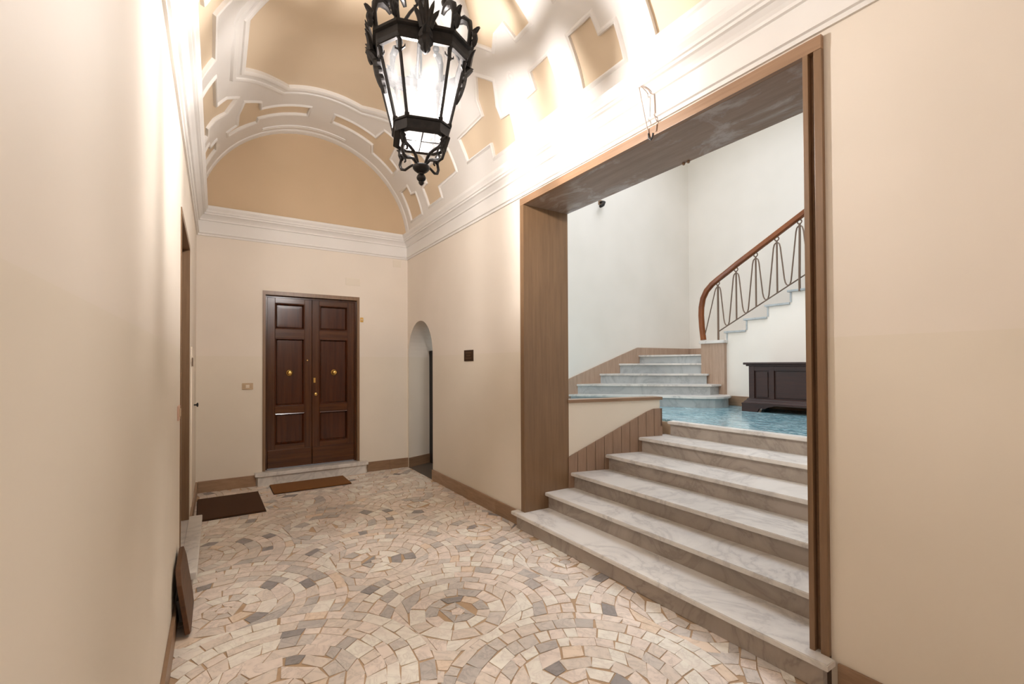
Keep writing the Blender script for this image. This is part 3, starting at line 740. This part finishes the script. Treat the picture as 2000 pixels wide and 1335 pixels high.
# --- doorsteps
def doorstep(label, axis, a0, a1, wall, sgn):
    t = thing('doorstep', label, 'step', (0, 0, 0), group=None)
    n = wall+sgn*.10
    if axis == 'x':
        B('tread', a0, a1, n, wall-.001, .118, .165, M['tread'], t, .006); B('riser', a0+.03, a1-.03, n+.025, wall-.001, 0, .118, M['tread'], t)
    else:
        B('tread', wall+.001, n, a0, a1, .118, .165, M['tread'], t, .006); B('riser', wall+.001, n-.03, a0+.03, a1-.03, 0, .118, M['riser'], t)
    return t
doorstep('white marble doorstep under the dark wooden double door', 'x', .41, 1.795, YE, -1)
doorstep('marble doorstep sticking out from the left wall beside the dark mat', 'y', 3.66, 5.04, XL, 1)

# --- door mats
def mat_thing(label, c, w, d, m, rz):
    t = thing('doormat', label, 'doormat', (c[0], c[1], .0), rz)
    B('backing', -w/2, w/2, -d/2, d/2, .0005, .006, M['rubber'], t); B('pile', -w/2+.004, w/2-.004, -d/2+.004, d/2-.004, .006, .02, m, t, .004)
    return t
mat_thing('light brown coir doormat lying in front of the double door', (1.01, 6.29), .885, .46, M['coir'], R(.5))
mat_thing('dark brown coir doormat in the left corner by the doorstep', (.135, 5.83), .60, .86, M['coir_dark'], R(1))

# --- plaque, switches, bell, vent
pq = thing('wall_plaque', 'small dark bronze plaque on the right wall beside the stair opening', 'plaque', (XR, 4.66, 1.605))
B('plate', -.008, 0, -.11, .11, -.062, .062, M['plaque'], pq, .002)
for z, a in ((.032, .07), (.0, .05), (-.03, .075)): B('relief_line', -.0095, -.008, -a, a, z-.007, z+.007, M['plaque_relief'], pq)
sw = thing('light_switch', 'beige light switch plate left of the double door', 'switch', (.332, YE, 1.246))
B('plate', -.06, .06, -.01, 0, -.04, .04, M['switch'], sw, .003); B('rocker', -.02, .02, -.015, -.01, -.02, .02, M['plain_cream'], sw, .002); B('rocker', .024, .05, -.014, -.01, -.02, .02, M['switch'], sw, .002); B('rocker', -.05, -.024, -.014, -.01, -.02, .02, M['switch'], sw, .002)
be = thing('doorbell', 'tiny brass doorbell push beside the upper right of the door frame', 'doorbell', (1.728, YE, 2.14))
B('plate', -.022, .022, -.008, 0, -.032, .032, M['brass'], be, .003); o = lathe_y('button', [(0, 0), (.01, 0), (.009, .006), (0, .007)], (0, -.008, 0), M['plain_cream'], be)
vt = thing('junction_cover', 'cream painted square cover plate above the door', 'cover', (1.61, YE, 2.665))
B('plate', -.10, .10, -.004, 0, -.052, .052, M['wall'], vt, .002)
vt = thing('junction_cover', 'cream painted cover plate under the cornice in the corner', 'cover', (2.24, YE, 2.99))
B('plate', -.06, .06, -.004, 0, -.05, .05, M['wall'], vt, .002)
s4 = thing('light_switch', 'small pinkish switch plate on the left wall before the door recess', 'switch', (XL, 3.56, 1.21))
B('plate', 0, .01, -.06, .06, -.045, .045, M['redswitch'], s4, .003); B('rocker', .01, .014, -.04, .0, -.025, .025, M['switch'], s4, .002); B('rocker', .01, .014, .006, .045, -.025, .025, M['switch'], s4, .002)
# --- meter cabinet in left wall
mc = thing('meter_cabinet', 'cream flush cabinet door with black knob in the far left wall', 'cabinet', (XL+.001, 5.52, .2))
B('door_panel', 0, .012, -.30, .22, 0, 1.48, M['plain_cream'], mc, .003); B('hinge', .012, .02, -.31, -.285, 1.3, 1.38, M['bronze_bar'], mc)
o = link('knob', lathe(nb(), [(0, 0), (.008, 0), (.008, .02), (.02, .026), (.022, .036), (0, .04)], 14), M['black'], mc, smooth=True); o.rotation_euler = (0, R(90), 0); o.location = (.012, .14, .91)
# --- board leaning on the left wall
bd = thing('wooden_board', 'dark brown wooden board with cut corners leaning against the left wall by the doorstep', 'board', (XL+.075, 3.30, 0))
bm = prism(nb(), [(-.17, .02), (-.17, .30), (-.10, .37), (.25, .38), (.33, .30), (.33, .05), (.28, .0), (-.11, .0)], 'x', -.012, .012)
bmesh.ops.bevel(bm, geom=bm.edges[:], offset=.003, segments=1, affect='EDGES')
o = link('panel', bm, M['board'], bd); o.rotation_euler = (0, R(-8), 0); o.location = (0, 0, .004)
bm = nb(); box(bm, -.03, -.012, -.12, .26, .08, .2); o = link('batten', bm, M['black'], bd); o.rotation_euler = (0, R(-8), 0); o.location = (0, 0, .004)
# --- cables and hook above the opening
cb = thing('hanging_cable', 'thin grey cable hanging straight down from the cornice with a dark hook', 'cable', (0, 0, 0))
bm = nb(); tube(bm, [(XR-.085, 2.075, 3.30), (XR-.07, 2.07, 3.22), (XR-.045, 2.06, 3.09), (XR-.028, 2.05, 3.0)], .0035, 6); link('wire', bm, M['cable'], cb, smooth=True)
bm = nb(); tube(bm, [(XR-.03, 2.05, 3.0), (XR-.034, 2.044, 2.965), (XR-.03, 2.03, 2.95), (XR-.028, 2.02, 2.965), (XR-.028, 2.015, 2.99)], .005, 6); link('hook', bm, M['black'], cb, smooth=True)
cb = thing('clipped_cable', 'grey cable clipped along the cornice profile above the opening', 'cable', (0, 0, 0))
bm = nb(); tube(bm, [(XR-.088, 2.06, 3.30), (XR-.05, 2.03, 3.272), (XR-.04, 2.02, 3.245), (XR-.026, 2.005, 3.235), (XR-.025, 2.0, 3.115), (XR-.034, 2.0, 3.10), (XR-.022, 1.99, 3.06), (XR-.006, 1.985, 3.05), (XR-.03, 1.985, 3.03), (XR-.03, 1.99, 2.99)], .0035, 6); link('wire', bm, M['cable'], cb, smooth=True)
# --- little camera on the stair wall
sc_ = thing('wall_hook', 'short dark curved bracket high on the left stair wall', 'bracket', (5.07, YA, 3.985))
bm = nb(); tube(bm, [(.04, 0, .07), (.05, -.04, .07), (.05, -.08, .05), (.01, -.10, .0), (-.04, -.11, -.03), (-.06, -.11, -.04)], [.018, .022, .026, .027, .026, .024], 8); link('arm', bm, M['iron'], sc_, smooth=True)
bm = nb(); box(bm, .0, .08, -.006, 0, .03, .11, .002); link('wall_plate', bm, M['base_stone'], sc_)

# --- iron lantern
def octo(a, b):     # chamfered square: half width a, half length of the wide side b
    return [(b, -a), (a, -b), (a, b), (b, a), (-b, a), (-a, b), (-a, -b), (-b, -a)]
def leaf_mesh(bm, L, W, curl, th=.004, lobes=4):
    """acanthus leaf: hangs down -z from origin, bulges +n (=-y), serrated edges, tip curl"""
    rowsF = []
    NN = 22
    for i in range(NN+1):
        t = i/NN; z = -L*t
        w = W*(math.sin(math.pi*min(1, .12+t*.88))**.7)*(.72+.28*abs(math.sin(math.pi*lobes*t)))*(1-.25*t) + .002
        y = -curl*math.sin(math.pi*t)*.55 - curl*1.2*max(0, .22-t)/.22
        rowsF.append([(-w, y+.012*w/W, z-.35*w), (-w*.5, y-.010, z-.1*w), (0, y-.004, z), (w*.5, y-.010, z-.1*w), (w, y+.012*w/W, z-.35*w)])
    F = [[bm.verts.new(p) for p in r] for r in rowsF]; Bk = [[bm.verts.new((p[0]*.96, p[1]+th, p[2])) for p in r] for r in rowsF]
    for i in range(NN):
        for k in range(4):
            bm.faces.new((F[i][k], F[i][k+1], F[i+1][k+1], F[i+1][k])); bm.faces.new((Bk[i][k], Bk[i+1][k], Bk[i+1][k+1], Bk[i][k+1]))
        bm.faces.new((F[i][0], F[i+1][0], Bk[i+1][0], Bk[i][0])); bm.faces.new((F[i][4], Bk[i][4], Bk[i+1][4], F[i+1][4]))
    bm.faces.new(F[0]+Bk[0][::-1]); bm.faces.new(F[-1]+Bk[-1][::-1])
def lantern(loc, label, bulb='bulb'):
    Lr = thing('hanging_lantern', label, 'lantern', loc, R(-16), 'iron lanterns along the vault')
    # local z: 0 = tip of finial.
    zb0, zb1, zt0, zt1 = .275, .35, .745, .835
    ab, bb, at, bt = .162, .098, .262, .152
    OB, OT = octo(ab, bb), octo(at, bt)
    def ring(name, pr):
        bm = nb(); rws = [[bm.verts.new((x, y, z)) for x, y in octo(a, b)] for a, b, z in pr]
        for r1, r2 in zip(rws, rws[1:]):
            for k in range(8): bm.faces.new((r1[k], r1[(k+1) % 8], r2[(k+1) % 8], r2[k]))
        for k in range(8): bm.faces.new((rws[-1][k], rws[-1][(k+1) % 8], rws[0][(k+1) % 8], rws[0][k]))
        return link(name, bm, M['iron'], Lr)
    e = lambda a, b, d: (a+d, b+d*.42)
    ring('bottom_band', [(*e(ab, bb, -.006), zb1), (*e(ab, bb, .014), zb1), (*e(ab, bb, .014), zb1-.012), (*e(ab, bb, .006), zb1-.016), (*e(ab, bb, .0), zb0+.012), (*e(ab, bb, .008), zb0+.008), (*e(ab, bb, .008), zb0), (*e(ab, bb, -.03), zb0), (*e(ab, bb, -.02), zb0+.02)])
    ring('top_band', [(*e(at, bt, -.012), zt0), (*e(at, bt, .008), zt0), (*e(at, bt, .004), zt0+.012), (*e(at, bt, .014), zt0+.03), (*e(at, bt, .016), zt1-.022), (*e(at, bt, .034), zt1-.016), (*e(at, bt, .034), zt1), (*e(at, bt, .0), zt1+.004), (*e(at, bt, -.02), zt1-.01)])
    ring('inner_rim', [(*e(at, bt, -.03), zt0+.02), (*e(at, bt, .0), zt0+.02), (*e(at, bt, .0), zt0+.03), (*e(at, bt, -.03), zt0+.03)])
    for k in range(8):
        p0 = Vector((*OB[k], zb1-.01)); p1 = Vector((*OT[k], zt0+.02))
        bm = nb(); tube(bm, [p0, p0.lerp(p1, .5), p1], .0105, 6); br = link('corner_bar', bm, M['iron'], Lr)
        dirv = Vector((OT[k][0], OT[k][1], 0)).normalized(); side = Vector((-dirv.y, dirv.x, 0))
        c = p0.lerp(p1, .84)
        bm = nb(); tube(bm, [c+side*.032+Vector((0, 0, .016)), c+side*.03+Vector((0, 0, .002)), c+side*.014+Vector((0, 0, -.006)), c, c-side*.014+Vector((0, 0, -.006)), c-side*.03+Vector((0, 0, .002)), c-side*.032+Vector((0, 0, .016))], [.002, .005, .006, .011, .006, .005, .002], 6); tube(bm, [c+Vector((0, 0, -.02)), c+Vector((0, 0, .05))], .0125, 8); link('fleur_collar', bm, M['iron'], br, smooth=True)
        bm = nb(); cc = p0.lerp(p1, .03); box(bm, cc.x-.014, cc.x+.014, cc.y-.014, cc.y+.014, cc.z-.008, cc.z+.012, .003); link('bar_foot', bm, M['iron'], br)
        # pane between this corner and the next
        q0 = Vector((*OB[(k+1) % 8], zb1-.01)); q1 = Vector((*OT[(k+1) % 8], zt0+.02))
        bm = nb(); bm.faces.new([bm.verts.new(v*Vector((.985, .985, 1)) if False else Vector((v.x*.985, v.y*.985, v.z))) for v in (p0, q0, q1, p1)])
        bmesh.ops.solidify(bm, geom=bm.faces[:], thickness=.003) if False else None
        link('glass_pane', bm, M['glass'], Lr)
        # crook scroll standing on the top band corner
        b0 = Vector((OT[k][0]*1.06, OT[k][1]*1.06, zt1))
        pts = []
        for r_, z_ in ((.0, 0), (.006, .05), (.012, .10), (.004, .15), (-.03, .178), (-.075, .17), (-.10, .145)): pts.append(b0+dirv*r_+Vector((0, 0, z_)))
        bm = nb(); tube(bm, pts, [.018, .015, .016, .022, .026, .018, .011], 8); ball(bm, pts[-2]+Vector((0, 0, .035)), .024)
        # small curl outward at base
        cu = [b0+dirv*(.022+.03*math.sin(t)*(1-t/9))+Vector((0, 0, .03+.034*(1-math.cos(t))*(1-t/9))) for t in [i*.55 for i in range(9)]]
        tube(bm, cu, [.014, .013, .012, .011, .010, .009, .008, .007, .006], 6)
        crk = link('crook_scroll', bm, M['iron'], Lr, smooth=True)
        bm = nb(); leaf_mesh(bm, .12, .03, .03, .003, 3); lo = link('acanthus_leaf', bm, M['iron'], crk); lo.location = b0+dirv*.03+Vector((0, 0, .115)); lo.rotation_euler = (0, 0, math.atan2(dirv.y, dirv.x)+R(90))
    for k, (nx, ny) in enumerate(((0, -1), (1, 0), (0, 1), (-1, 0))):
        rz = math.atan2(ny, nx)+R(90)
        # palmette over the middle of each wide side, with a rising crest and a hanging tail
        bm = nb(); leaf_mesh(bm, *((.14, .05, .03, .012, 3) if ny else (.27, .06, .035, .022, 5)))
        o = link('palmette', bm, M['iron'], Lr); o.location = (nx*(at+.03), ny*(at+.03), zt1-.02); o.rotation_euler = (R(15), 0, rz)
        bm = nb()
        for dx, h, l in ((-.04, .06, -.02), (-.024, .11, -.012), (0, .165, 0), (.024, .11, .012), (.04, .06, .02)):
            tube(bm, [(dx*.5, 0, -.03), (dx, -.012, h*.45), (dx+l, -.024, h*.8), (dx+l*1.6, -.04, h)], [.02, .018, .012, .002], 6)
        o = link('crest', bm, M['iron'], Lr, smooth=True); o.location = (nx*(at+.04), ny*(at+.04), zt1-.005); o.rotation_euler = (0, 0, rz)
    # bottom: cross rods, scrolls, dish, finial
    for a in (0, 90):
        c_, s_ = math.cos(R(a)), math.sin(R(a)); bm = nb(); tube(bm, [(-ab*c_, -ab*s_, zb0+.008), (ab*c_, ab*s_, zb0+.008)], .004, 6); link('cross_rod', bm, M['iron'], Lr)
    bm = nb(); bm.faces.new([bm.verts.new((x*.93, y*.93, zb0+.02)) for x, y in OB]); link('bottom_glass', bm, M['glass'], Lr)
    for k in range(4):
        a = R(45+90*k); d = Vector((math.cos(a), math.sin(a), 0))
        pr = [(.165, .285), (.178, .258), (.17, .232), (.138, .215), (.10, .205), (.07, .19), (.05, .168), (.038, .145), (.028, .118)]
        bm = nb(); tube(bm, [d*r_+Vector((0, 0, z_)) for r_, z_ in pr], [.012, .014, .012, .010, .010, .010, .010, .009, .008], 7)
        pr2 = [(.04, .126), (.07, .145), (.10, .138), (.135, .126), (.165, .136), (.178, .165), (.168, .198), (.148, .212), (.132, .20), (.13, .183), (.14, .178)]
        tube(bm, [d*r_+Vector((0, 0, z_)) for r_, z_ in pr2], [.007, .008, .008, .009, .010, .010, .009, .008, .007, .006, .005], 7)
        so = link('bottom_scroll', bm, M['iron'], Lr, smooth=True)
        bm = nb(); leaf_mesh(bm, .085, .02, .02, .003, 3); lo = link('acanthus_leaf', bm, M['iron'], so); lo.location = d*.172+Vector((0, 0, .275)); lo.rotation_euler = (R(10), 0, a+R(90))
    bm = nb(); lathe(bm, [(.012, .135), (.03, .132), (.05, .125), (.054, .116), (.052, .104), (.044, .094), (.028, .082), (.018, .078)], 24); link('dish', bm, M['iron'], Lr, smooth=True)
    bm = nb(); lathe(bm, [(.018, .08), (.016, .072), (.022, .066), (.03, .05), (.028, .038), (.017, .026), (.012, .024), (.017, .02), (.017, .014), (.013, .008), (.006, 0)], 20); link('finial', bm, M['iron'], Lr, smooth=True)
    # hanger: rod from the crown of the vault, stays to the band
    ztop = CZV+RV-loc[2]
    bm = nb(); tube(bm, [(0, 0, .68), (0, 0, ztop)], .0075, 8); lathe(bm, [(.012, 1.16), (.03, 1.17), (.04, 1.19), (.03, 1.21), (.012, 1.22)], 14); lathe(bm, [(.01, ztop-.06), (.03, ztop-.05), (.06, ztop-.02), (.07, ztop)], 18); link('suspension_rod', bm, M['iron'], Lr, smooth=True)
    for k in range(4):
        a = R(90*k); d = Vector((math.cos(a), math.sin(a), 0))
        bm = nb(); tube(bm, [d*(at-.01)+Vector((0, 0, zt1)), d*.2+Vector((0, 0, zt1+.10)), d*.12+Vector((0, 0, zt1+.17)), d*.07+Vector((0, 0, zt1+.26)), Vector((0, 0, 1.19))], [.007, .01, .012, .01, .007], 7); link('stay_arm', bm, M['iron'], Lr, smooth=True)
    bm = nb(); lathe(bm, [(.012, .68), (.022, .67), (.022, .62), (.016, .615)], 14); link('lamp_holder', bm, M['plain_cream'], Lr, smooth=True)
    bm = nb(); lathe(bm, [(.012, .615), (.018, .60), (.032, .57), (.036, .54), (.03, .51), (.015, .492), (0, .488)], 18); link('bulb', bm, M[bulb], Lr, smooth=True)
    return Lr
lantern((1.10, 2.79, 2.645), 'ornate black iron lantern with glowing glass hanging from the vault')
lantern((1.10, -2.7, 2.645), 'unseen copy of the iron lantern added behind the viewer to light the near walls', 'bulb_fill')  # no lantern in view here; added to fill the near walls
